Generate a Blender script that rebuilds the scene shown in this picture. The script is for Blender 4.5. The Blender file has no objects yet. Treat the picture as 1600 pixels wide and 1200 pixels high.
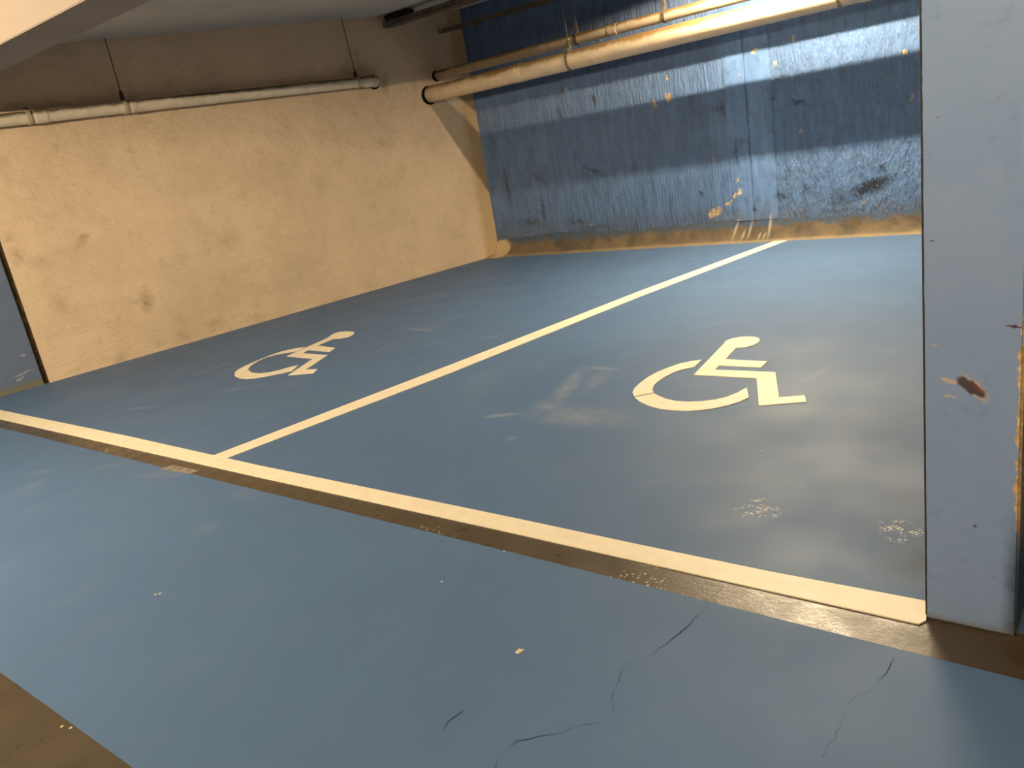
import bpy, bmesh, math, random
from mathutils import Vector, Matrix
random.seed(7)
scene = bpy.context.scene
col = scene.collection

# ---------------------------------------------------------------- camera
cam_data = bpy.data.cameras.new('camera')
cam = bpy.data.objects.new('camera', cam_data)
col.objects.link(cam)
PITCH, ROLL, YAW = 0.2965, 0.168, math.radians(40.2)
_r = Vector((1, 0, 0)); _f = Vector((0, math.cos(PITCH), -math.sin(PITCH)))
_d = Vector((0, -math.sin(PITCH), -math.cos(PITCH)))
_r, _d = math.cos(ROLL) * _r + math.sin(ROLL) * _d, -math.sin(ROLL) * _r + math.cos(ROLL) * _d
_m = Matrix((_r, -_d, -_f)).transposed()
_m = Matrix.Rotation(YAW, 3, 'Z') @ _m
cam.matrix_world = Matrix.Translation((3.752, -2.029, 1.35)) @ _m.to_4x4()
cam_data.sensor_width = 36.0
cam_data.lens = 36.0 * 1250 / 1600
cam_data.clip_start = 0.02
scene.camera = cam

# ---------------------------------------------------------------- world, exposure
world = bpy.data.worlds.new('world'); scene.world = world
world.use_nodes = True
world.node_tree.nodes['Background'].inputs[0].default_value = (0, 0, 0, 1)
world.node_tree.nodes['Background'].inputs[1].default_value = 0
scene.view_settings.view_transform = 'Standard'
scene.view_settings.look = 'None'
scene.view_settings.gamma = 1.0
scene.view_settings.use_curve_mapping = False
scene.view_settings.exposure = 0.0

# the garage is lit by its fluorescent tubes only (built as fixtures further down)
LAMP_COLOUR = (1.0, 0.80, 0.52)
BAY_TUBE = 1750.0        # tube under the cable tray in the bay
AISLE_TUBE = 3000.0      # tube over the aisle, left
PILLAR_TUBE = 290.0      # weaker tube over the aisle, right

SYM_A = {'up': [(1.818, 1.916), (1.767, 1.879), (1.724, 1.832), (1.693, 1.759), (1.667, 1.679), (1.655, 1.577), (1.66, 1.477), (1.672, 1.403), (1.695, 1.344), (1.734, 1.292), (1.805, 1.365), (1.774, 1.411), (1.753, 1.468), (1.747, 1.525), (1.747, 1.604), (1.76, 1.675), (1.786, 1.737), (1.831, 1.786)], 'lo': [(1.743, 1.281), (1.797, 1.233), (1.87, 1.19), (1.942, 1.164), (2.01, 1.158), (2.09, 1.167), (2.147, 1.191), (2.199, 1.227), (2.245, 1.276), (2.277, 1.328), (2.297, 1.389), (2.234, 1.521), (2.218, 1.439), (2.19, 1.375), (2.153, 1.331), (2.099, 1.297), (2.037, 1.278), (1.973, 1.275), (1.913, 1.292), (1.856, 1.324), (1.814, 1.354)], 'fig': [(1.816, 2.224), (1.887, 1.663), (2.229, 1.663), (2.381, 1.298), (2.566, 1.387), (2.533, 1.468), (2.43, 1.419), (2.287, 1.767), (1.965, 1.759), (1.958, 1.828), (2.189, 1.831), (2.186, 1.932), (1.946, 1.939), (1.921, 2.148), (1.968, 2.166), (2.0, 2.206), (2.007, 2.26), (1.998, 2.314), (1.977, 2.348), (1.944, 2.371), (1.904, 2.376), (1.863, 2.365), (1.825, 2.333), (1.808, 2.293), (1.807, 2.259)]}
SYM_B = {'up': [(-1.601, 1.812), (-1.672, 1.761), (-1.73, 1.676), (-1.742, 1.558), (-1.725, 1.423), (-1.704, 1.304), (-1.664, 1.212), (-1.604, 1.267), (-1.657, 1.331), (-1.707, 1.425), (-1.729, 1.517), (-1.704, 1.592), (-1.64, 1.655), (-1.57, 1.706)], 'lo': [(-1.654, 1.198), (-1.606, 1.144), (-1.52, 1.09), (-1.431, 1.061), (-1.328, 1.06), (-1.253, 1.09), (-1.183, 1.152), (-1.129, 1.211), (-1.08, 1.277), (-1.159, 1.397), (-1.201, 1.337), (-1.223, 1.266), (-1.266, 1.212), (-1.338, 1.178), (-1.429, 1.179), (-1.521, 1.214), (-1.589, 1.254)], 'fig': [(-1.632, 2.093), (-1.607, 2.011), (-1.53, 1.575), (-1.177, 1.554), (-1.008, 1.191), (-0.826, 1.269), (-0.873, 1.348), (-0.977, 1.322), (-1.125, 1.652), (-1.436, 1.657), (-1.483, 1.746), (-1.191, 1.727), (-1.241, 1.827), (-1.507, 1.861), (-1.525, 2.054), (-1.451, 2.069), (-1.412, 2.123), (-1.439, 2.201), (-1.472, 2.237), (-1.529, 2.263), (-1.611, 2.262), (-1.678, 2.239), (-1.683, 2.18)]}
CRACKS = [[(2.819, -0.124), (2.818, -0.204), (2.819, -0.252), (2.81, -0.315), (2.807, -0.392), (2.788, -0.454), (2.781, -0.499), (2.743, -0.544), (2.737, -0.581), (2.75, -0.627), (2.769, -0.686), (2.794, -0.729), (2.785, -0.78), (2.757, -0.803), (2.73, -0.84), (2.682, -0.884), (2.646, -0.919), (2.64, -0.97), (2.647, -1.007), (2.658, -1.037)], [(3.32, -0.262), (3.313, -0.321), (3.306, -0.384), (3.287, -0.428), (3.266, -0.46), (3.27, -0.513), (3.272, -0.554), (3.271, -0.59), (3.267, -0.622), (3.265, -0.652)], [(2.453, -0.896), (2.45, -0.918), (2.447, -0.945), (2.454, -0.976)], [(3.091, 1.145), (3.083, 1.051), (3.075, 0.955)]]
PATCH = [(-0.257, -0.22), (-0.226, -0.156), (0.016, -0.157), (0.006, -0.196)]
FLOOR_STROKES = [(-0.842, 2.375, 0.256, 0.037500000000000006, -0.122, 0.8), (-0.752, 2.397, 0.13, 0.03, 0.612, 0.7), (-0.729, 1.833, 0.35, 0.052500000000000005, 1.794, 0.3), (1.17, 0.91, 0.127, 0.037500000000000006, 0.496, 1.0), (1.601, 0.989, 0.337, 0.165, 0.054, 0.5), (1.264, 1.396, 0.419, 0.07500000000000001, 1.915, 0.55), (1.385, 1.483, 0.253, 0.0675, 1.804, 0.4), (1.297, 1.7, 0.147, 0.037500000000000006, -0.053, 0.8), (1.355, 1.083, 0.125, 0.11249999999999999, 0.593, 0.5), (1.412, 0.65, 0.051, 0.052500000000000005, 0.451, 0.5), (-1.998, 1.23, 0.252, 0.06, 1.525, 0.35), (-1.201, 0.864, 0.177, 0.0675, 0.563, 0.3), (0.017, 2.231, 0.176, 0.037500000000000006, 0.62, 0.35), (-1.066, 0.957, 0.108, 0.09, 1.039, 0.25), (0.694, 1.351, 0.58, 0.15000000000000002, 1.965, 0.12), (2.334, 2.25, 0.326, 0.22499999999999998, 1.24, 0.15), (-1.626, 0.39, 0.184, 0.045, 0.382, 0.35), (-1.535, 0.252, 0.043, 0.03, 0.571, 0.6), (2.489, 1.776, 0.194, 0.045, 1.382, 0.25), (1.721, 0.946, 0.303, 0.07500000000000001, -0.07, 0.3)]
FLOOR_DOTS = [(2.742, 0.354, 0.095, 0.09, 0.096), (3.184, 0.361, 0.083, 0.1, 0.179)]
STRIP_DOTS = [(1.692, -0.193, 0.073, 0.03, 0.111), (2.566, -0.197, 0.129, 0.05, 0.085), (2.581, -0.107, 0.061, 0.03, 0.0), (-0.978, -0.162, 0.136, 0.03, 0.026)]
FLOOR_CHIPS = [(2.442, -0.638, 0.016), (2.054, -0.213, 0.006), (1.014, -0.943, 0.008), (1.025, -0.934, 0.008), (1.978, -0.453, 0.006), (2.574, 0.823, 0.006), (1.449, -1.465, 0.006), (1.482, -1.456, 0.006)]
LW_DARK = [(0.594, 1.113, 0.042, 0.07, -0.718, 0.8), (0.574, 1.089, 0.069, 0.04, -1.678, 0.6), (0.952, 0.473, 0.151, 0.09, -1.633, 0.8), (0.088, 1.226, 0.031, 0.05, -0.743, 0.6), (0.071, 1.061, 0.119, 0.08, -1.591, 0.7), (0.211, 0.985, 0.124, 0.08, -0.295, 0.45), (0.261, 0.622, 0.103, 0.1, -0.909, 0.4), (1.502, 0.113, 0.149, 0.1, 0.111, 0.5), (1.164, 0.072, 0.148, 0.08, -0.044, 0.4), (1.825, 0.87, 0.184, 0.12, -2.953, 0.35), (3.02, 1.68, 0.12, 0.1, -0.682, 0.35), (3.661, 2.417, 0.054, 0.05, -0.936, 0.6), (3.793, 1.504, 0.133, 0.12, -0.402, 0.3), (2.923, 1.239, 0.146, 0.12, -0.288, 0.3), (3.926, 2.096, 0.09, 0.16, -0.488, 0.7), (3.644, 2.262, 0.29, 0.12, -0.071, 0.7), (4.48, 1.918, 0.141, 0.12, -1.675, 0.6), (4.459, 2.2, 0.025, 0.03, -0.463, 0.6), (2.971, 2.18, 0.636, 0.07, 0.039, 0.5), (0.737, 2.181, 0.555, 0.06, -0.029, 0.5), (0.769, 1.933, 0.102, 0.06, -0.936, 0.3), (0.627, 1.853, 0.052, 0.05, -2.675, 0.4), (0.59, 0.043, 0.083, 0.07, -0.153, 0.5), (0.939, 0.069, 0.084, 0.06, 0.051, 0.4), (1.941, 0.025, 0.149, 0.1, -0.265, 0.3), (4.444, 0.425, 0.286, 0.2, -0.687, 0.2)]
BW_CHIP = [(-1.571, 1.707, 0.028, 0.035, -0.528, 1.0), (-1.263, 1.724, 0.031, 0.04, -0.536, 1.0), (1.167, 1.763, 0.033, 0.05, -0.598, 0.9), (1.191, 0.976, 0.035, 0.055, -0.566, 0.8), (-0.085, 1.468, 0.099, 0.06, -1.245, 1.0), (-0.239, 1.425, 0.119, 0.05, -1.462, 0.8), (-0.076, 1.644, 0.052, 0.03, -1.457, 1.0), (0.816, 1.725, 0.075, 0.03, 0.513, 1.0), (0.996, 1.597, 0.038, 0.06, -0.587, 0.9), (0.33, 0.823, 0.051, 0.02, -1.467, 1.0), (0.306, 0.304, 0.133, 0.07, 0.414, 1.2), (0.458, 0.387, 0.081, 0.028, 0.511, 1.2), (0.526, 0.45, 0.047, 0.03, 1.111, 1.1), (0.581, 0.488, 0.065, 0.04, 1.233, 1.1), (0.563, 0.591, 0.073, 0.03, 1.148, 0.8), (-1.163, 0.278, 0.057, 0.03, -0.48, 1.0), (2.07, 1.486, 0.048, 0.05, 0.069, 0.8), (1.953, 1.297, 0.024, 0.03, -0.882, 0.7), (2.118, 1.125, 0.103, 0.04, 1.2, 0.7), (1.963, 1.399, 0.104, 0.06, 0.026, 0.5), (0.334, 0.613, 0.094, 0.07, -1.316, 0.45), (-0.381, 1.508, 0.043, 0.04, -1.087, 0.6), (1.276, 0.487, 0.066, 0.06, 0.2, 0.5), (-0.185, 1.439, 0.25, 0.12, -0.585, 0.45), (0.671, 1.551, 0.084, 0.05, 0.294, 0.6), (1.715, 0.283, 0.128, 0.06, 0.093, 0.6)]
BW_DARK = [(-1.047, 0.85, 0.193, 0.03, -0.453, 0.9), (1.776, 0.425, 0.251, 0.08, 0.329, 1.3), (1.874, 0.568, 0.043, 0.04, 0.328, 0.9), (1.19, 1.223, 0.115, 0.04, -0.289, 0.8), (0.962, 1.294, 0.041, 0.03, 0.238, 0.8), (-2.255, 0.807, 0.34, 0.05, -1.501, 0.7), (-1.791, 0.509, 0.24, 0.04, -1.605, 0.7), (-2.013, 0.359, 0.281, 0.06, -0.156, 0.6), (-1.801, 0.856, 0.146, 0.05, -0.661, 0.5), (-1.32, 0.32, 0.224, 0.04, -0.13, 0.6), (0.467, 1.289, 0.112, 0.04, -1.363, 0.7), (0.411, 1.277, 0.093, 0.03, -0.056, 0.6), (0.975, 0.417, 0.093, 0.04, -0.086, 0.8), (1.231, 0.462, 0.078, 0.05, 0.106, 0.6), (0.181, 0.499, 0.041, 0.03, -1.168, 1.0), (0.718, 0.302, 0.044, 0.04, -0.953, 0.8), (-1.38, 1.481, 0.108, 0.03, -1.172, 0.8), (-0.927, 1.571, 0.071, 0.03, -1.099, 0.8), (0.575, 0.855, 0.183, 0.03, -1.606, 0.7), (1.511, 0.342, 0.129, 0.09, -0.084, 0.5), (1.025, 1.464, 0.067, 0.03, -0.043, 0.6), (-1.122, 0.246, 0.337, 0.06, 0.077, 0.4), (-0.557, 0.815, 0.125, 0.05, 0.298, 0.3), (-2.378, 1.372, 0.189, 0.08, -1.175, 0.3)]
BW_DRIP = [(0.512, 0.127, 0.134, 0.02, -1.944, 0.8), (0.658, 0.112, 0.114, 0.02, -1.87, 0.7), (0.59, 0.069, 0.076, 0.02, -2.016, 0.7), (0.855, 0.134, 0.144, 0.02, -1.722, 0.8), (0.754, 0.054, 0.047, 0.015, -1.937, 0.6), (0.805, 0.051, 0.047, 0.015, -1.934, 0.6)]
PL_DARK = [(3.448, 0.641, 0.054, 0.02, -0.669, 1.2), (3.371, 0.984, 0.009, 0.004, 0.07, 0.9), (3.457, 0.29, 0.007, 0.005, -0.313, 0.9), (3.382, 1.243, 0.007, 0.004, 0.374, 0.5), (3.529, 0.788, 0.031, 0.004, -0.077, 0.9), (3.497, 0.158, 0.004, 0.004, -0.818, 0.7)]
PL_CREAM = [(3.454, 0.64, 0.064, 0.025, -0.825, 1.0), (3.402, 0.655, 0.035, 0.012, -0.273, 0.9), (3.404, 0.616, 0.03, 0.008, -0.077, 0.7), (3.373, 0.74, 0.015, 0.004, -0.043, 0.9)]

# ---------------------------------------------------------------- node helpers
class NT:
    def __init__(self, name):
        self.m = bpy.data.materials.new(name); self.m.use_nodes = True
        self.t = self.m.node_tree; self.n = self.t.nodes
        self.bsdf = self.n['Principled BSDF']
        self.tc = self.n.new('ShaderNodeTexCoord').outputs['Object']
    def link(self, a, b): self.t.links.new(a, b)
    def val(self, sock, v):
        if hasattr(v, 'is_output'): self.link(v, sock)
        elif v is not None: sock.default_value = v
    def noise(self, scale, detail=4, rough=.55, vec=None, dist=0.0):
        n = self.n.new('ShaderNodeTexNoise')
        n.inputs['Scale'].default_value = scale; n.inputs['Detail'].default_value = min(detail, 5)
        n.inputs['Roughness'].default_value = rough; n.inputs['Distortion'].default_value = dist
        self.link(vec or self.tc, n.inputs['Vector']); return n.outputs['Fac']
    def map(self, loc=(0, 0, 0), rot=(0, 0, 0), sc=(1, 1, 1), kind='POINT', vec=None):
        n = self.n.new('ShaderNodeMapping'); n.vector_type = kind
        n.inputs['Location'].default_value = loc; n.inputs['Rotation'].default_value = rot
        n.inputs['Scale'].default_value = sc; self.link(vec or self.tc, n.inputs['Vector']); return n.outputs[0]
    def math(self, op, a, b=0.0, clamp=False):
        n = self.n.new('ShaderNodeMath'); n.operation = op; n.use_clamp = clamp
        self.val(n.inputs[0], a); self.val(n.inputs[1], b); return n.outputs[0]
    def ramp(self, f, lo, hi, a=0.0, b=1.0):
        n = self.n.new('ShaderNodeMapRange'); n.interpolation_type = 'SMOOTHSTEP'
        self.val(n.inputs[0], f)
        for i, v in enumerate((lo, hi, a, b)): self.val(n.inputs[i + 1], v)
        return n.outputs[0]
    def mix(self, f, a, b):
        n = self.n.new('ShaderNodeMix'); n.data_type = 'RGBA'
        self.val(n.inputs[0], f)
        for s, v in ((n.inputs[6], a), (n.inputs[7], b)):
            self.val(s, (*v, 1) if isinstance(v, tuple) else v)
        return n.outputs[2]
    def blob(self, loc, rot, sc, vec=None):
        g = self.n.new('ShaderNodeTexGradient'); g.gradient_type = 'SPHERICAL'
        self.link(self.map(loc, rot, sc, 'TEXTURE', vec), g.inputs[0]); return g.outputs['Fac']
    def strokes(self, data, plane, gain=1.0, vec=None):
        """soft elongated marks (cx, cy, half length, half width, angle, strength), largest wins"""
        out = None
        for d in data:
            cx, cy, lx, ly, ang = d[:5]; s = d[5] if len(d) > 5 else 1.0
            if plane == 'floor': b = self.blob((cx, cy, 0), (0, 0, ang), (lx, ly, 1), vec)
            else: b = self.blob((cx, 0, cy), (0, -ang, 0), (lx, 1, ly), vec)
            b = self.math('MULTIPLY', b, s * gain)
            out = b if out is None else self.math('MAXIMUM', out, b)
        return out
    def sep(self, vec=None):
        n = self.n.new('ShaderNodeSeparateXYZ'); self.link(vec or self.tc, n.inputs[0]); return n.outputs
    def bump(self, h, strength=.3, dist=.01, prev=None):
        n = self.n.new('ShaderNodeBump'); n.inputs['Strength'].default_value = strength
        n.inputs['Distance'].default_value = dist; self.link(h, n.inputs['Height'])
        if prev: self.link(prev, n.inputs['Normal'])
        self.link(n.outputs[0], self.bsdf.inputs['Normal']); return n.outputs[0]
    def out(self, colour=None, rough=None, spec=None, metal=None):
        for k, v in (('Base Color', colour), ('Roughness', rough), ('Specular IOR Level', spec), ('Metallic', metal)):
            if v is None: continue
            self.val(self.bsdf.inputs[k], (*v, 1) if isinstance(v, tuple) else v)
        return self.m

def warped(t, amount, scale):
    """object coordinates pushed about by noise, for ragged outlines"""
    n = t.n.new('ShaderNodeTexNoise'); n.inputs['Scale'].default_value = scale; n.inputs['Detail'].default_value = 5
    t.link(t.tc, n.inputs['Vector'])
    a = t.n.new('ShaderNodeVectorMath'); a.operation = 'SUBTRACT'; a.inputs[1].default_value = (.5, .5, .5)
    t.link(n.outputs['Color'], a.inputs[0])
    b = t.n.new('ShaderNodeVectorMath'); b.operation = 'MULTIPLY_ADD'; b.inputs[1].default_value = (amount,) * 3
    t.link(a.outputs[0], b.inputs[0]); t.link(t.tc, b.inputs[2]); return b.outputs[0]

# ---------------------------------------------------------------- materials
BLUE_FLOOR = (0.080, 0.143, 0.270)
BLUE_WALL = (0.112, 0.212, 0.430)
CREAM = (0.69, 0.535, 0.375)
TAN = (0.60, 0.40, 0.19)

def floor_paint(name, strokes, dots, colour):
    t = NT(name)
    big = t.ramp(t.noise(.9, 3), .3, .7)
    c = t.mix(big, colour, tuple(v * 1.08 for v in colour))
    c = t.mix(t.math('MULTIPLY', t.ramp(t.noise(5.5, 6, .65, t.map(sc=(1, .6, 1))), .52, .85), .13), c, (.30, .32, .33))
    rough = t.ramp(t.noise(2.2, 5), .3, .7, .52, .64)
    w = warped(t, .06, 9)
    if strokes:
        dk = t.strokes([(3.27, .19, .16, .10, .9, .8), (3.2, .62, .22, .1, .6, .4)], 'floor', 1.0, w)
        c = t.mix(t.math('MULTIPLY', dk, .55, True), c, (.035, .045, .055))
        m = t.strokes(strokes, 'floor', 1.4, w)
        brush = t.ramp(t.noise(14, 5, .65), .3, .7, .3, 1)
        m = t.math('MULTIPLY', m, brush, True)
        c = t.mix(t.math('MULTIPLY', m, .40), c, (.50, .47, .42))
    if dots:
        m = t.strokes(dots, 'floor', 1.0, warped(t, .16, 11))
        v = t.n.new('ShaderNodeTexVoronoi'); v.inputs['Scale'].default_value = 85; v.inputs['Randomness'].default_value = .35
        t.link(t.map(rot=(0, 0, .5)), v.inputs['Vector'])
        d = t.math('LESS_THAN', v.outputs['Distance'], .36)
        br = t.ramp(t.noise(26, 4, .6), .46, .58)
        m = t.math('MULTIPLY', t.math('MULTIPLY', t.ramp(m, .12, .5), d), br, True)
        c = t.mix(t.math('MULTIPLY', m, .75), c, (.92, .86, .72))
    t.bump(t.noise(140, 3, .6, t.map(sc=(1, 1, .2))), .06, .002, t.bump(t.noise(3.5, 3), .10, .01))
    t.bsdf.inputs['Coat Weight'].default_value = .0
    return t.out(c, rough, .24)
M = {}
M['bay_paint'] = floor_paint('blue_bay_floor_paint', FLOOR_STROKES, FLOOR_DOTS, BLUE_FLOOR)
AISLE_STROKES = [(-0.169, -0.269, 0.245, 0.06, 0.4, 0.35), (-0.862, -0.638, 0.097, 0.08, 1.406, 0.3), (-1.067, -0.506, 0.098, 0.05, 0.569, 0.3), (0.57, -0.251, 0.172, 0.1, 0.206, 0.15), (-0.664, -0.295, 0.122, 0.05, 0.98, 0.3), (0.691, -0.541, 0.065, 0.1, 0.907, 0.2)]
M['aisle_paint'] = floor_paint('blue_aisle_floor_paint', AISLE_STROKES, [], BLUE_FLOOR)

t = NT('bare_concrete_floor')
c = t.mix(t.ramp(t.noise(5, 7, .65), .3, .7), (.066, .051, .034), (.082, .063, .042))
m = t.strokes(STRIP_DOTS, 'floor', 1.0, warped(t, .1, 14))
v = t.n.new('ShaderNodeTexVoronoi'); v.inputs['Scale'].default_value = 75; v.inputs['Randomness'].default_value = .4
t.link(t.tc, v.inputs['Vector'])
m = t.math('MULTIPLY', t.math('MULTIPLY', t.ramp(m, .05, .3), t.math('LESS_THAN', v.outputs['Distance'], .3)), t.ramp(t.noise(40, 2), .46, .56), True)
c = t.mix(t.math('MULTIPLY', m, .75), c, (.8, .68, .5))
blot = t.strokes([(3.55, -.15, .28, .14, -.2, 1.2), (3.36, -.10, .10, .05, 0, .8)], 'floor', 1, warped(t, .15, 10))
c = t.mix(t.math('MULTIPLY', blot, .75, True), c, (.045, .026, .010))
t.bump(t.noise(60, 5, .65), .22, .004, t.bump(t.noise(12, 3), .12, .006))
M['concrete'] = t.out(c, t.ramp(t.noise(8, 4), .3, .7, .26, .45), .5)

t = NT('white_road_paint')
c = t.mix(t.ramp(t.noise(14, 6, .65), .35, .75), (.86, .78, .62), (.80, .70, .53))
t.bump(t.noise(90, 3), .1, .003)
M['white_paint'] = t.out(c, .5, .4)

t = NT('crack_dark'); M['crack'] = t.out((.012, .014, .018), .9, .1)
t = NT('chip_pale'); M['chip'] = t.out((.62, .52, .36), .8, .3)
t = NT('worn_patch_grey')
M['worn'] = t.out(t.mix(t.ramp(t.noise(25, 5), .35, .65), (.16, .13, .11), (.34, .30, .26)), .55, .4)

t = NT('cream_render_wall')                       # local x along the wall, z up
c = t.mix(t.ramp(t.noise(1.3, 5, .6), .3, .72), CREAM, tuple(v * .84 for v in CREAM))
c = t.mix(t.math('MULTIPLY', t.ramp(t.noise(7, 7, .7), .48, .80), .42), c, (.34, .24, .135))
c = t.mix(t.math('MULTIPLY', t.ramp(t.noise(16, 5, .7, t.map(loc=(3, 7, 1))), .58, .78), .30), c, (.26, .19, .11))
c = t.mix(t.math('MULTIPLY', t.ramp(t.noise(3.4, 6, .68, t.map(loc=(5, 2, 9))), .50, .74), .24), c, (.38, .275, .17))
m = t.strokes(LW_DARK, 'wall', 1.45, warped(t, .16, 7))
m = t.math('MULTIPLY', m, t.ramp(t.noise(22, 5, .65), .25, .7, .35, 1), True)
c = t.mix(t.math('MULTIPLY', m, .62, True), c, (.20, .13, .06))
z = t.sep()[2]
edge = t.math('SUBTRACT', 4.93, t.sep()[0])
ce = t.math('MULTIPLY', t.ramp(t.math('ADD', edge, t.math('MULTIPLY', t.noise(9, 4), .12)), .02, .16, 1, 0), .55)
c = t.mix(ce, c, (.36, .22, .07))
t.bump(t.noise(34, 5, .65), .28, .012, t.bump(t.noise(11, 5, .6, t.map(rot=(0, .35, 0), sc=(1, 1, 1.9))), .55, .03))
M['cream_wall'] = t.out(c, .85, .2)

t = NT('cream_plain_render')
c = t.mix(t.ramp(t.noise(2, 5, .6), .3, .72), (.37, .31, .265), (.33, .28, .245))
t.bump(t.noise(30, 4), .15, .01)
M['cream_plain'] = t.out(c, .85, .2)

t = NT('grey_ceiling_concrete')
c = t.mix(t.ramp(t.noise(1.6, 5), .3, .7), (.56, .55, .52), (.49, .48, .45))
t.bump(t.noise(25, 4), .12, .008)
M['ceiling'] = t.out(c, .8, .2)

def blue_wall_mat(name, rough_relief):   # local x along the wall, z up
    t = NT(name)
    streak = t.noise(6, 6, .65, t.map(sc=(2.6, 1, .35)))
    c = t.mix(t.ramp(streak, .3, .7), BLUE_WALL, tuple(v * .66 for v in BLUE_WALL))
    c = t.mix(t.math('MULTIPLY', t.ramp(t.noise(9, 7, .72), .47, .72), .55), c, (.045, .065, .10))
    zz = t.sep()[2]
    # grime rising from the floor
    low = t.ramp(t.math('ADD', zz, t.math('MULTIPLY', t.noise(5, 5, .6), .35)), .22, .62, 1, 0)
    c = t.mix(t.math('MULTIPLY', low, .65), c, (.10, .095, .085))
    w = warped(t, .11, 16)
    dk = t.strokes(BW_DARK, 'wall', 1.5, w)
    dk = t.math('MULTIPLY', dk, t.ramp(t.noise(45, 4), .3, .6, .3, 1), True)
    c = t.mix(t.math('MULTIPLY', dk, .95), c, (.012, .014, .020))
    ch = t.strokes(BW_CHIP, 'wall', 1.0, warped(t, .07, 28))
    chm = t.ramp(t.math('ADD', ch, t.math('MULTIPLY', t.noise(55, 4, .65), .75)), .83, .92)
    c = t.mix(chm, c, t.mix(t.ramp(t.noise(40, 3), .35, .65), (.56, .45, .30), (.26, .18, .10)))
    dr = t.math('MULTIPLY', t.strokes(BW_DRIP, 'wall', 1.6, warped(t, .03, 14)), 1, True)
    c = t.mix(t.math('MULTIPLY', dr, .7), c, (.6, .56, .48))
    if rough_relief:
        xx = t.sep()[0]
        left = t.ramp(xx, .2, .7, 1, 0)
        s1 = t.noise(16, 5, .6, t.map(sc=(3.2, 1, .35)))
        s2 = t.noise(22, 5, .6, t.map(rot=(0, .6, 0), sc=(2.0, 1, .6)))
        mx = t.n.new('ShaderNodeMix'); mx.data_type = 'FLOAT'
        t.link(left, mx.inputs[0]); t.link(s2, mx.inputs[2]); t.link(s1, mx.inputs[3])
        hgt = mx.outputs[0]
        t.bump(hgt, .95, .045, t.bump(t.noise(3.2, 4), .5, .03))
    else:
        t.bump(t.noise(30, 4), .12, .006)
    return t.out(c, t.ramp(t.noise(9, 4), .3, .7, .30, .46), .6) if rough_relief else t.out(c, .6, .3)
M['back_wall'] = blue_wall_mat('blue_painted_render_rough', True)
M['back_strip'] = blue_wall_mat('blue_painted_plaster_smooth', False)

t = NT('cove_mortar')
zz = t.sep()[2]
c = t.mix(t.ramp(t.noise(5, 6, .65), .35, .68), (.150, .112, .070), (.075, .060, .043))
c = t.mix(t.ramp(zz, .004, .028, .6, 0), c, (.32, .24, .14))
hb = t.ramp(t.math('ADD', zz, t.math('MULTIPLY', t.math('SUBTRACT', t.noise(6, 6, .65), .5), .22)), .11, .17)
c = t.mix(hb, c, t.mix(t.ramp(t.noise(20, 4), .4, .6), (.05, .095, .17), (.075, .075, .075)))
pale = t.strokes([(-2.45, .08, .16, .14, 0, 1.3)], 'wall', 1.0, t.map(sc=(1, 0, 1)))
c = t.mix(t.math('MULTIPLY', t.ramp(t.math('MULTIPLY', pale, t.ramp(t.noise(30, 4), .3, .6, .5, 1.2)), .1, .5), .8), c, (.55, .42, .24))
dr = t.math('MULTIPLY', t.strokes(BW_DRIP, 'wall', 1.6, t.map(sc=(1, 0, 1))), 1, True)
c = t.mix(t.math('MULTIPLY', dr, .6), c, (.45, .40, .31))
t.bump(t.noise(45, 5, .65), .5, .012, t.bump(t.noise(8, 3), .5, .02))
M['cove'] = t.out(c, .8, .25)

t = NT('blue_pillar_paint')
c = t.mix(t.ramp(t.noise(3.5, 5), .3, .7), (.20, .295, .50), (.22, .31, .51))
c = t.mix(t.math('MULTIPLY', t.ramp(t.noise(18, 6, .7), .56, .8), .35), c, (.06, .075, .10))
pc = t.strokes(PL_CREAM, 'wall', 1.0, warped(t, .022, 45))
c = t.mix(t.ramp(pc, .28, .55, 0, .85), c, (.50, .40, .33))
pd = t.strokes(PL_DARK, 'wall', 1.0, warped(t, .018, 55))
c = t.mix(t.ramp(pd, .22, .55, 0, .95), c, t.mix(t.ramp(t.noise(55, 3), .45, .6), (.045, .035, .045), (.17, .035, .035)))
s = t.sep()
rag = t.math('ADD', t.math('SUBTRACT', 3.549, s[0]), t.math('MULTIPLY', t.math('SUBTRACT', t.noise(26, 5, .65), .5), .034))
hi = t.ramp(t.math('ABSOLUTE', t.math('SUBTRACT', s[2], .55)), .16, .38, .0105, -.004)
em = t.math('LESS_THAN', rag, hi)
c = t.mix(em, c, t.mix(t.ramp(t.noise(60, 4), .35, .65), (.72, .52, .28), (.42, .28, .15)))
dkm = t.math('MULTIPLY', t.ramp(rag, -.002, .042, 1, 0), t.ramp(s[2], .14, .40, 1, 0))
c = t.mix(t.math('MULTIPLY', dkm, .85), c, (.02, .018, .016))
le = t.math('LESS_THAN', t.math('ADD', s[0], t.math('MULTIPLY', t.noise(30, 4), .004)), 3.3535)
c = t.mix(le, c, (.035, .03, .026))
grime = t.ramp(t.math('ADD', s[2], t.math('MULTIPLY', t.noise(14, 5), .05)), .022, .06, 1, 0)
c = t.mix(t.math('MULTIPLY', grime, .7), c, (.16, .12, .075))
t.bump(t.noise(40, 4), .10, .004)
M['pillar'] = t.out(c, t.ramp(t.noise(10, 3), .3, .7, .38, .55), .4)

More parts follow.
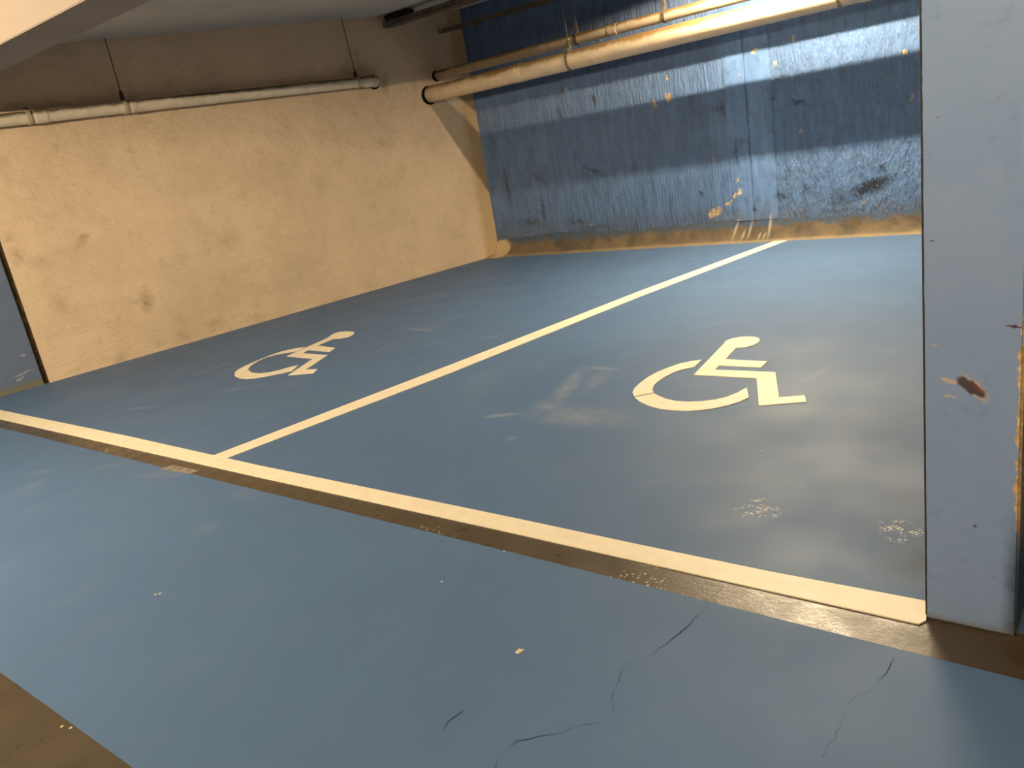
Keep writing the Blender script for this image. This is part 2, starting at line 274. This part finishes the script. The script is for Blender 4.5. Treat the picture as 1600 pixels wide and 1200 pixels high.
t = NT('blue_pier_paint')
c = t.mix(t.ramp(t.noise(5, 5), .3, .7), (.10, .135, .225), (.115, .15, .235))
s = t.sep()
c = t.mix(t.math('MULTIPLY', t.ramp(t.math('ADD', s[2], t.math('MULTIPLY', t.noise(9, 4), .08)), .06, .12, 1, 0), .8), c, (.17, .15, .07))
sc_ = t.strokes([(-.16, .14, .10, .012, .1, .9), (-.2, .10, .05, .012, .4, .8), (-.12, .28, .03, .02, .2, .6)], 'wall', 1, warped(t, .05, 25))
c = t.mix(t.math('MULTIPLY', sc_, .8, True), c, (.55, .5, .42))
t.bump(t.noise(30, 4), .1, .005)
M['pier'] = t.out(c, .4, .45)

t = NT('dark_joint_filler'); M['joint'] = t.out(t.mix(t.ramp(t.noise(20, 4), .4, .6), (.035, .025, .014), (.07, .05, .028)), .9, .1)

def pipe_mat(name, colour, dirt, dust_colour):
    t = NT(name)
    g = t.n.new('ShaderNodeNewGeometry')
    up = t.sep(g.outputs['Normal'])[2]
    c = t.mix(t.ramp(t.noise(9, 5), .35, .7), colour, tuple(v * .85 for v in colour))
    # dust that has settled on the upper half of the pipe
    dust = t.math('ADD', up, t.math('MULTIPLY', t.math('SUBTRACT', t.noise(7, 6, .65), .5), 1.3))
    c = t.mix(t.ramp(dust, .12, .75, 0, dirt), c, dust_colour)
    sp = t.ramp(t.noise(40, 3, .6), .68, .74)
    c = t.mix(t.math('MULTIPLY', sp, .7), c, (.10, .06, .03))
    return t.out(c, .5, .4)
M['pipe'] = pipe_mat('cream_pvc_pipe', (.66, .53, .37), .95, (.24, .135, .045))
M['pipe_white'] = pipe_mat('grey_white_pvc_pipe', (.64, .56, .44), .9, (.085, .060, .035))
t = NT('clamp_grey'); M['clamp'] = t.out((.40, .33, .24), .6, .3)
t = NT('hole_black'); M['hole'] = t.out((.012, .009, .006), .95, .05)
t = NT('galvanised_steel'); M['steel'] = t.out(t.mix(t.ramp(t.noise(30, 4), .4, .6), (.30, .26, .20), (.18, .14, .09)), .5, .5, .6)
t = NT('dark_rod_steel'); M['rod_dark'] = t.out((.05, .035, .022), .7, .3)
t = NT('cable_tray_steel'); M['tray'] = t.out(t.mix(t.ramp(t.noise(20, 4), .35, .65), (.17, .14, .11), (.10, .08, .06)), .55, .4, .5)
t = NT('black_cable'); M['black'] = t.out((.010, .010, .011), .55, .3)
t = NT('lamp_housing_white'); M['housing'] = t.out((.75, .75, .72), .4, .4)
def tube_mat(name, power):
    t = NT(name); t.bsdf.inputs['Emission Color'].default_value = (*LAMP_COLOUR, 1)
    t.bsdf.inputs['Emission Strength'].default_value = power
    return t.out((.8, .8, .8), .4)
M['tube_bay'] = tube_mat('lit_tube_bay', BAY_TUBE)
M['tube_aisle'] = tube_mat('lit_tube_aisle', AISLE_TUBE)
M['tube_pillar'] = tube_mat('lit_tube_pillar', PILLAR_TUBE)

# ---------------------------------------------------------------- mesh helpers
def link_mesh(name, bm, mat, parent=None, smooth=False, frame=None):
    me = bpy.data.meshes.new(name)
    bmesh.ops.recalc_face_normals(bm, faces=bm.faces)
    bm.to_mesh(me); bm.free()
    me.materials.append(mat)
    if smooth:
        for p in me.polygons: p.use_smooth = True
    o = bpy.data.objects.new(name, me); col.objects.link(o)
    if frame is not None: o.matrix_world = frame
    if parent is not None:
        o.parent = parent
        o.matrix_parent_inverse = Matrix.Identity(4)
        if frame is None: o.matrix_parent_inverse = parent.matrix_basis.inverted()
    return o

def tag(o, label, cat, group=None):
    o['label'] = label; o['category'] = cat
    if group: o['group'] = group
    return o
def structure(o, label=None):
    o['kind'] = 'structure'
    if label: o['label'] = label
    return o
def empty(name, loc):
    o = bpy.data.objects.new(name, None); col.objects.link(o); o.location = loc
    o.empty_display_size = .1
    return o

def box(bm, x0, x1, y0, y1, z0, z1, bevel=0.0):
    vs = [bm.verts.new((x, y, z)) for x in (x0, x1) for y in (y0, y1) for z in (z0, z1)]
    fs = [bm.faces.new([vs[i] for i in f]) for f in ((0, 1, 3, 2), (4, 6, 7, 5), (0, 4, 5, 1), (2, 3, 7, 6), (0, 2, 6, 4), (1, 5, 7, 3))]
    if bevel:
        es = list({e for f in fs for e in f.edges})
        bmesh.ops.bevel(bm, geom=es, offset=bevel, segments=2, affect='EDGES')
def new_box(*a, **k):
    bm = bmesh.new(); box(bm, *a, **k); return bm
def prism(bm, poly, z0, z1):
    lo = [bm.verts.new((x, y, z0)) for x, y in poly]; hi = [bm.verts.new((x, y, z1)) for x, y in poly]
    n = len(poly)
    bm.faces.new(lo); bm.faces.new(hi)
    for i in range(n): bm.faces.new((lo[i], lo[(i + 1) % n], hi[(i + 1) % n], hi[i]))
def sweep(bm, pts, r, seg=24, caps=True):
    """round tube along a polyline; r may be a list"""
    pts = [Vector(p) for p in pts]
    rs = r if isinstance(r, (list, tuple)) else [r] * len(pts)
    rings = []; ref = None
    for i, p in enumerate(pts):
        d = (pts[min(i + 1, len(pts) - 1)] - pts[max(i - 1, 0)]).normalized()
        if ref is None: ref = Vector((0, 0, 1)) if abs(d.z) < .9 else Vector((1, 0, 0))
        a = (ref - d * ref.dot(d)).normalized(); ref = a; b = d.cross(a)
        rings.append([bm.verts.new(p + (a * math.cos(k * math.tau / seg) + b * math.sin(k * math.tau / seg)) * rs[i]) for k in range(seg)])
    for A, B in zip(rings, rings[1:]):
        for k in range(seg): bm.faces.new((A[k], A[(k + 1) % seg], B[(k + 1) % seg], B[k]))
    if caps: bm.faces.new(rings[0]); bm.faces.new(rings[-1])
def new_tube(pts, r, seg=24, caps=True):
    bm = bmesh.new(); sweep(bm, pts, r, seg, caps); return bm

# ---------------------------------------------------------------- the setting
YB = 5.60                                   # plane of the back wall
XL, XR, YF = -6.0, 8.0, -6.5                # how far the garage goes on around the bays
WA = Vector((-3.536, 0.592)); WDIR = Vector((0.195, 0.981)).normalized()
def wall_pt(s, n=0.0):                      # along the left wall, out of it
    return WA + WDIR * s + Vector((WDIR.y, -WDIR.x)) * n
LWF = Matrix.Translation((WA.x, WA.y, 0)) @ Matrix.Rotation(math.atan2(WDIR.y, WDIR.x), 4, 'Z')   # x along, +y = into wall

floor = structure(link_mesh('floor', new_box(XL, XR, YF, YB + .2, -.20, -.006), M['concrete']), 'blue painted garage floor with bare concrete strips')
def floor_piece(name, y0, y1, mat, label, poly=None):
    bm = bmesh.new()
    prism(bm, poly or [(XL, y0), (XR, y0), (XR, y1), (XL, y1)], -.006, 0.0)
    o = link_mesh(name, bm, mat, floor); o['label'] = label; return o
bay = floor_piece('bay_paint', -.05, YB, M['bay_paint'], 'blue painted bay floor with pale scuffs')
strip = floor_piece('concrete_strip', -.21, -.10, M['concrete'], 'dark bare concrete strip along the white line',
                    [(XL, -.150), (-2.5, -.186), (.57, -.199), (2.09, -.209), (2.99, -.220), (3.58, -.228), (XR, -.24), (XR, -.05), (XL, -.05)])
aisle = floor_piece('aisle_paint', -1.445, -.21, M['aisle_paint'], 'blue painted aisle floor with cracks',
                    [(XL, -1.445), (XR, -1.445), (XR, -.24), (3.58, -.228), (2.99, -.220), (2.09, -.209), (.57, -.199), (-2.5, -.186), (XL, -.150)])
floor_piece('aisle_concrete', YF, -1.445, M['concrete'], 'dark bare concrete of the aisle')
for pl in CRACKS:                           # hairline cracks
    bm = bmesh.new(); pts = []
    for (a, b) in zip(pl, pl[1:]):
        a, b = Vector(a), Vector(b); k = max(2, int((b - a).length / .018))
        for i in range(k):
            q = a.lerp(b, i / k); pts.append(q + Vector((random.uniform(-.004, .004), random.uniform(-.004, .004))))
    pts.append(Vector(pl[-1]))
    L, R = [], []
    wr = .0006
    for i, p in enumerate(pts):
        d = (pts[min(i + 1, len(pts) - 1)] - pts[max(i - 1, 0)]).normalized(); n = Vector((-d.y, d.x))
        wr = min(.0017, max(.0002, wr + random.uniform(-.0005, .00055)))
        if random.random() < .05: wr = .0001
        L.append(bm.verts.new((*(p + n * wr), .0006))); R.append(bm.verts.new((*(p - n * wr), .0006)))
    for i in range(len(pts) - 1): bm.faces.new((L[i], L[i + 1], R[i + 1], R[i]))
    link_mesh('crack', bm, M['crack'], floor)
for x, y, r in FLOOR_CHIPS:
    bm = bmesh.new()
    prism(bm, [(x + r * random.uniform(.4, 1) * math.cos(a), y + r * random.uniform(.4, 1) * math.sin(a)) for a in [k * math.tau / 8 for k in range(8)]], 0, .0012)
    link_mesh('paint_chip', bm, M['chip'], floor)
bm = bmesh.new(); prism(bm, PATCH, 0, .0015); link_mesh('worn_patch', bm, M['worn'], floor)

# left wall: cream render, with its blue pier and the joint between them
def lw_box(name, s0, s1, n0, n1, z0, z1, mat, parent=None):
    o = link_mesh(name, new_box(s0, s1, n0, n1, z0, z1), mat, None, frame=LWF)
    if parent is not None:
        o.parent = parent; o.matrix_parent_inverse = parent.matrix_world.inverted() if False else LWF.inverted()
    return o
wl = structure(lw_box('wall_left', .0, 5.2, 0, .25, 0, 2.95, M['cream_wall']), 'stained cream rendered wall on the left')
pier = structure(lw_box('wall_pier', -.68, -.045, -.004, .25, 0, 2.95, M['pier']), 'blue painted pier at the end of the cream wall')
structure(lw_box('trim_1', -.045, 0, .02, .25, 0, 2.95, M['joint']), 'dark joint between blue pier and cream wall')

# back wall with two smooth plaster strips, mortar cove at its foot
wb = structure(link_mesh('wall_back', new_box(-2.75, XR, 0, .25, 0, 2.95), M['back_wall'], frame=Matrix.Translation((0, YB, 0))), 'rough blue painted back wall with peeling patches')
for x0, x1, th in ((.505, .705, .010), (.715, .945, .007)):
    o = link_mesh('plaster_strip', new_box(x0, x1, -th, .01, .2, 2.72, bevel=.003), M['back_strip'], frame=Matrix.Translation((0, YB, 0)))
    o.parent = wb; o.matrix_parent_inverse = wb.matrix_basis.inverted()
bm = bmesh.new()
prof = [(0, 0), (.10, .018), (.28, .055), (.5, .12), (.68, .22), (.82, .42), (.93, .70), (1.0, 1.0)]
edge = [(-2.62, 5.33), (-2.55, 5.36), (-2.3, 5.395), (-1.9, 5.42), (-1.3, 5.444), (-.6, 5.475), (.2, 5.503), (1.16, 5.508), (2.16, 5.492), (3.3, 5.49), (XR, 5.49)]
rows = []
xs = []
for (a, b) in zip(edge, edge[1:]):
    k = max(1, int((b[0] - a[0]) / .06)) if b[0] < 3.4 else 4
    for i in range(k): xs.append((a[0] + (b[0] - a[0]) * i / k, a[1] + (b[1] - a[1]) * i / k))
xs.append(edge[-1])
for x, y in xs:
    h = .20 + .02 * math.sin(x * 3.1) + random.uniform(-.008, .008); y += random.uniform(-.004, .004)
    rows.append([bm.verts.new((x, y + (YB - .002 - y) * u, max(0, h * w + (random.uniform(-.004, .004) if 0 < u < 1 else 0)))) for u, w in prof])
for A, B in zip(rows, rows[1:]):
    for i in range(len(prof) - 1): bm.faces.new((A[i], A[i + 1], B[i + 1], B[i]))
structure(link_mesh('trim_2', bm, M['cove'], smooth=True), 'brown mortar cove along the foot of the blue back wall')

# fin wall between this bay and the next one, its end face is the blue pillar
wr = structure(link_mesh('wall_right', new_box(3.347, 3.549, -.07, YB, 0, 2.95, bevel=.006), M['pillar']), 'blue painted wall end with chipped corner on the right')

# ceiling slab, front downstand beam, and an added beam that blocks lamp light
bm = bmesh.new()
cz = lambda y: 2.612 + .0325 * max(y, 0)
vs = [(x, y, cz(y) + dz) for dz in (0, .3) for x, y in ((XL, YF), (XR, YF), (XR, 0), (XR, YB + .2), (XL, YB + .2), (XL, 0))]
V = [bm.verts.new(v) for v in vs]
bm.faces.new((V[0], V[1], V[2], V[5])); bm.faces.new((V[5], V[2], V[3], V[4]))
bm.faces.new((V[6], V[7], V[8], V[11])); bm.faces.new((V[11], V[8], V[9], V[10]))
for i in range(6): bm.faces.new((V[i], V[(i + 1) % 6], V[6 + (i + 1) % 6], V[6 + i]))
structure(link_mesh('ceiling', bm, M['ceiling']), 'grey concrete ceiling')
structure(link_mesh('ceiling_beam', new_box(XL, XR, -.065, .236, 2.2, 2.75, bevel=.004), M['cream_plain']), 'cream downstand beam over the front line')
structure(link_mesh('ceiling_beam', new_box(.30, .46, .236, YB, 2.44, 2.9), M['ceiling']), 'unseen grey beam added over the bays to keep lamp light off the upper cream wall')  # out of view, added to cut the bay tube's light on the left wall
# rest of the garage
structure(link_mesh('wall_front', new_box(XL, XR, YF - .2, YF, 0, 2.95), M['cream_plain']), 'cream wall across the aisle')
structure(link_mesh('wall_far_left', new_box(XL - .2, XL, YF, YB, 0, 2.95), M['cream_plain']), 'cream wall at the end of the aisle')
structure(link_mesh('wall_far_right', new_box(XR, XR + .2, YF, YB, 0, 2.95), M['cream_plain']), 'cream wall beyond the next bay')

# ---------------------------------------------------------------- painted markings
def flat_paint(name, poly, parent=None, z1=.004):
    bm = bmesh.new(); prism(bm, poly, 0.0, z1)
    return link_mesh(name, bm, M['white_paint'], parent)
top = [(-3.62, .03), (-3.08, .026), (-1.07, .022), (.296, -.003), (1.93, -.004), (2.48, -.010), (2.91, -.010), (3.332, .003), (3.343, -.02)]
bot = [(3.352, -.085), (3.34, -.106), (2.946, -.106), (2.0, -.099), (.433, -.100), (-2.766, -.088), (-3.75, -.085)]
tag(flat_paint('parking_line', top + bot), 'wide cream white line running across the front of both bays', 'floor marking')
tag(flat_paint('parking_line', [(-.098, .0050), (.029, .0030), (.324, 1.428), (.627, 3.379), (1.042, 5.511), (.918, 5.512), (.523, 3.571), (.191, 1.577)], z1=.0035), 'narrow cream white line dividing the two bays', 'floor marking')
for data, label in ((SYM_A, 'white wheelchair symbol painted on the bay beside the blue pillar'), (SYM_B, 'white wheelchair symbol painted on the bay beside the cream wall')):
    cx = sum(p[0] for p in data['fig']) / len(data['fig']); cy = sum(p[1] for p in data['fig']) / len(data['fig'])
    e = tag(empty('wheelchair_symbol', (cx, cy, 0)), label, 'floor marking', 'wheelchair symbols on the bay floor')
    bpy.context.view_layer.update()
    flat_paint('wheel_arc', data['up'], e); flat_paint('wheel_arc', data['lo'], e); flat_paint('seated_figure', data['fig'], e)

# ---------------------------------------------------------------- pipes
def strap(parent, c, axis, r, width, top_z, mat, rod_mat, rod_top, lean=(0, 0), rod_r=.004):
    """hanger: ring round the pipe, two ears up to a nut, threaded rod to the ceiling"""
    c = Vector(c); a = Vector(axis).normalized()
    bm = bmesh.new()
    sweep(bm, [c - a * width / 2, c + a * width / 2], r + .006, 28, True)
    k = link_mesh('clamp', bm, mat, parent)
    bm = bmesh.new()
    s = a.cross(Vector((0, 0, 1))).normalized()
    up0 = c + Vector((0, 0, r * .6)); up1 = Vector((c.x, c.y, top_z))
    vs = []
    for p, hw in ((up0, r * .55), (up1, .012)):
        for i in (-1, 1):
            for j in (-1, 1): vs.append(bm.verts.new(p + s * i * hw + a * j * width * .45))
    for f in ((0, 1, 3, 2), (4, 6, 7, 5), (0, 4, 5, 1), (2, 3, 7, 6), (0, 2, 6, 4), (1, 5, 7, 3)): bm.faces.new([vs[i] for i in f])
    link_mesh('bracket', bm, rod_mat, parent)
    if rod_top:
        bm = bmesh.new()
        sweep(bm, [up1 - Vector((0, 0, .01)), Vector((c.x + lean[0], c.y + lean[1], rod_top))], rod_r, 8)
        link_mesh('hanger_rod', bm, rod_mat, parent)
        bm = bmesh.new(); sweep(bm, [up1 - Vector((0, 0, .008)), up1 + Vector((0, 0, .012))], .011, 6)
        link_mesh('nut', bm, rod_mat, parent)
    return k
def collar(parent, name, p0, p1, r, mat):
    bm = bmesh.new(); p0, p1 = Vector(p0), Vector(p1); d = (p1 - p0)
    sweep(bm, [p0, p0 + d * .08, p0 + d * .92, p1], [r - .003, r, r, r - .003], 28)
    return link_mesh(name, bm, mat, parent, smooth=False)

# left wall pipe
P = lambda s, n, z: (*wall_pt(s, n), z)
lp = tag(empty('wall_pipe', P(2, .10, 2.11)), 'grey white pipe along the cream wall ending in an elbow', 'pipe')
bpy.context.view_layer.update()
zc = lambda s: 2.105 + .005 * s
pts = [P(s, .10, zc(s)) for s in (-1.5, -.5, .5, 1.5, 2.5, 3.2, 3.70)]
for k in range(1, 9):
    a = k / 8 * math.pi / 2
    pts.append(P(3.70 + .085 * math.sin(a), .10 - .085 * (1 - math.cos(a)), zc(3.7) - .0 * a))
pts.append(P(3.785, -.03, zc(3.7)))
link_mesh('tube', new_tube(pts, .050, 28), M['pipe_white'], lp, smooth=True)
collar(lp, 'socket', P(3.61, .10, zc(3.61)), P(3.69, .10, zc(3.69)), .0575, M['pipe_white'])
collar(lp, 'elbow', P(3.785, .045, zc(3.7)), P(3.785, -.01, zc(3.7)), .0580, M['pipe_white'])
collar(lp, 'socket', P(1.255, .10, zc(1.26)), P(1.30, .10, zc(1.30)), .0535, M['pipe_white'])
collar(lp, 'socket', P(.50, .10, zc(.5)), P(.60, .10, zc(.6)), .0545, M['pipe_white'])
ax = (WDIR.x, WDIR.y, 0)
strap(lp, P(1.21, .10, zc(1.2)), ax, .052, .028, 2.235, M['clamp'], M['rod_dark'], 2.67, (-.005, 0))
strap(lp, P(3.53, .10, zc(3.5)), ax, .052, .028, 2.225, M['clamp'], M['rod_dark'], 2.75, (-.005, -.03))
strap(lp, P(.46, .10, zc(.46)), ax, .052, .028, 2.185, M['clamp'], M['rod_dark'], None)
for s, n in ((3.785, .012), ):
    bm = bmesh.new(); sweep(bm, [P(s + .008, .004, zc(3.7) - .004), P(s + .008, -.012, zc(3.7) - .004)], .072, 24); link_mesh('wall_hole', bm, M['hole'], lp)

# two pipes in front of the back wall
zl = lambda x: 1.932 + .010 * (x + 2.65)
pl_ = tag(empty('ceiling_pipe', (0, 5.01, 1.95)), 'thick cream pipe hung in front of the blue back wall', 'pipe')
bpy.context.view_layer.update()
link_mesh('tube', new_tube([(x, 5.01, zl(x)) for x in (-2.72, -1, 1, 3.346)], .088, 40), M['pipe'], pl_, smooth=True)
collar(pl_, 'socket', (-1.425, 5.01, zl(-1.42)), (-1.345, 5.01, zl(-1.35)), .0925, M['pipe'])
collar(pl_, 'socket', (1.9, 5.01, zl(1.9)), (1.98, 5.01, zl(1.98)), .0925, M['pipe'])
strap(pl_, (-.775, 5.01, zl(-.77)), (1, 0, 0), .089, .026, 2.135, M['steel'], M['steel'], 2.76, (-.03, 0), .005)
strap(pl_, (1.75, 5.01, zl(1.7)), (1, 0, 0), .089, .026, 2.16, M['steel'], M['steel'], 2.76, (0, 0), .005)
bm = bmesh.new(); sweep(bm, [P(4.475, .004, 1.925), P(4.475, -.012, 1.925)], .100, 28); link_mesh('wall_hole', bm, M['hole'], pl_)

zu = lambda x: 2.124 + .009 * (x + 2.6)
pu = tag(empty('ceiling_pipe', (0, 5.15, 2.14)), 'thinner cream pipe behind and above the thick pipe', 'pipe')
bpy.context.view_layer.update()
link_mesh('tube', new_tube([(x, 5.15, zu(x)) for x in (-2.70, -1, 1, 3.346)], .050, 32), M['pipe'], pu, smooth=True)
collar(pu, 'socket', (-.40, 5.15, zu(-.4)), (-.30, 5.15, zu(-.3)), .0545, M['pipe'])
strap(pu, (-.755, 5.15, zu(-.75)), (1, 0, 0), .051, .030, 2.30, M['steel'], M['steel'], 2.76, (0, 0), .0045)
strap(pu, (.19, 5.15, zu(.19)), (1, 0, 0), .051, .030, 2.30, M['steel'], M['steel'], 2.76, (0, 0), .0045)
bm = bmesh.new(); sweep(bm, [P(4.62, .004, 2.118), P(4.62, -.012, 2.118)], .057, 28); link_mesh('wall_hole', bm, M['hole'], pu)

# ---------------------------------------------------------------- perforated cable trays under the ceiling
def cable_tray(x0, x1, yc, w, z0, h, label, joints):
    e = tag(empty('cable_tray', (x0, yc, z0)), label, 'cable tray', 'cable trays under the ceiling')
    bpy.context.view_layer.update()
    link_mesh('tray_bottom', new_box(x0, x1, yc - w / 2, yc + w / 2, z0, z0 + .003), M['tray'], e)
    # side rails: strips above and below a row of slots
    for s in (-1, 1):
        y = yc + s * w / 2
        bm = bmesh.new()
        box(bm, x0, x1, y - .0015, y + .0015, z0, z0 + h * .35)
        box(bm, x0, x1, y - .0015, y + .0015, z0 + h * .65, z0 + h)
        n = int((x1 - x0) / .05)
        for i in range(n):
            xa = x0 + i * .05; box(bm, xa, xa + .022, y - .0015, y + .0015, z0 + h * .35, z0 + h * .65)
        link_mesh('side_rail', bm, M['tray'], e)
    for x in joints:
        bm = bmesh.new(); box(bm, x - .05, x + .05, yc - w / 2 - .006, yc + w / 2 + .006, z0 - .004, z0 + h * .9); link_mesh('joint_plate', bm, M['tray'], e)
    return e
cable_tray(-2.70, 3.3, 4.575, .12, 2.635, .055, 'perforated steel cable tray reaching the ceiling edge above the cream wall', [])
cable_tray(-2.56, 3.3, 5.25, .07, 2.545, .04, 'narrow perforated cable tray against the top of the blue wall', [-1.667])
jb = tag(empty('black_box', (-2.52, 4.60, 2.70)), 'black box between the cable tray end and the ceiling', 'junction box')  # plain black box filling the gap above the tray end
bpy.context.view_layer.update()
link_mesh('body', new_box(-2.70, -2.36, 4.55, 4.66, 2.700, 2.752, bevel=.005), M['black'], jb)
link_mesh('lid', new_box(-2.68, -2.38, 4.545, 4.552, 2.706, 2.746), M['black'], jb)

# ---------------------------------------------------------------- fluorescent fixtures
def fixture(x0, x1, y, z, mat, label, hang_to=None, up=.03):
    e = tag(empty('fluorescent_lamp', ((x0 + x1) / 2, y, z)), label, 'lamp', 'fluorescent lamps of the garage')
    bpy.context.view_layer.update()
    link_mesh('tube', new_tube([(x0 + .03, y, z), (x1 - .03, y, z)], .013, 16), mat, e, smooth=True)
    for a, b in ((x0, x0 + .03), (x1 - .03, x1)):
        link_mesh('end_cap', new_box(a, b, y - .018, y + .018, z - .018, z + up + .002, bevel=.003), M['housing'], e)
    link_mesh('housing', new_box(x0, x1, y - .03, y + .03, z + up - .005, z + up + .03, bevel=.004), M['housing'], e)
    if hang_to:
        for x in (x0 + .2, x1 - .2):
            link_mesh('hanger_rod', new_tube([(x, y, z + up + .025), (x, y, hang_to)], .004, 8), M['steel'], e)
    return e
fixture(.80, 2.30, 4.55, 2.592, M['tube_bay'], 'fluorescent lamp under the cable tray in the right bay', up=.012)
fixture(-1.6, -.4, -3.6, 2.285, M['tube_aisle'], 'fluorescent lamp over the aisle in front of the cream wall', hang_to=2.612)
fixture(3.3, 4.5, -1.5, 2.45, M['tube_pillar'], 'fluorescent lamp over the aisle facing the blue pillar', hang_to=2.612)
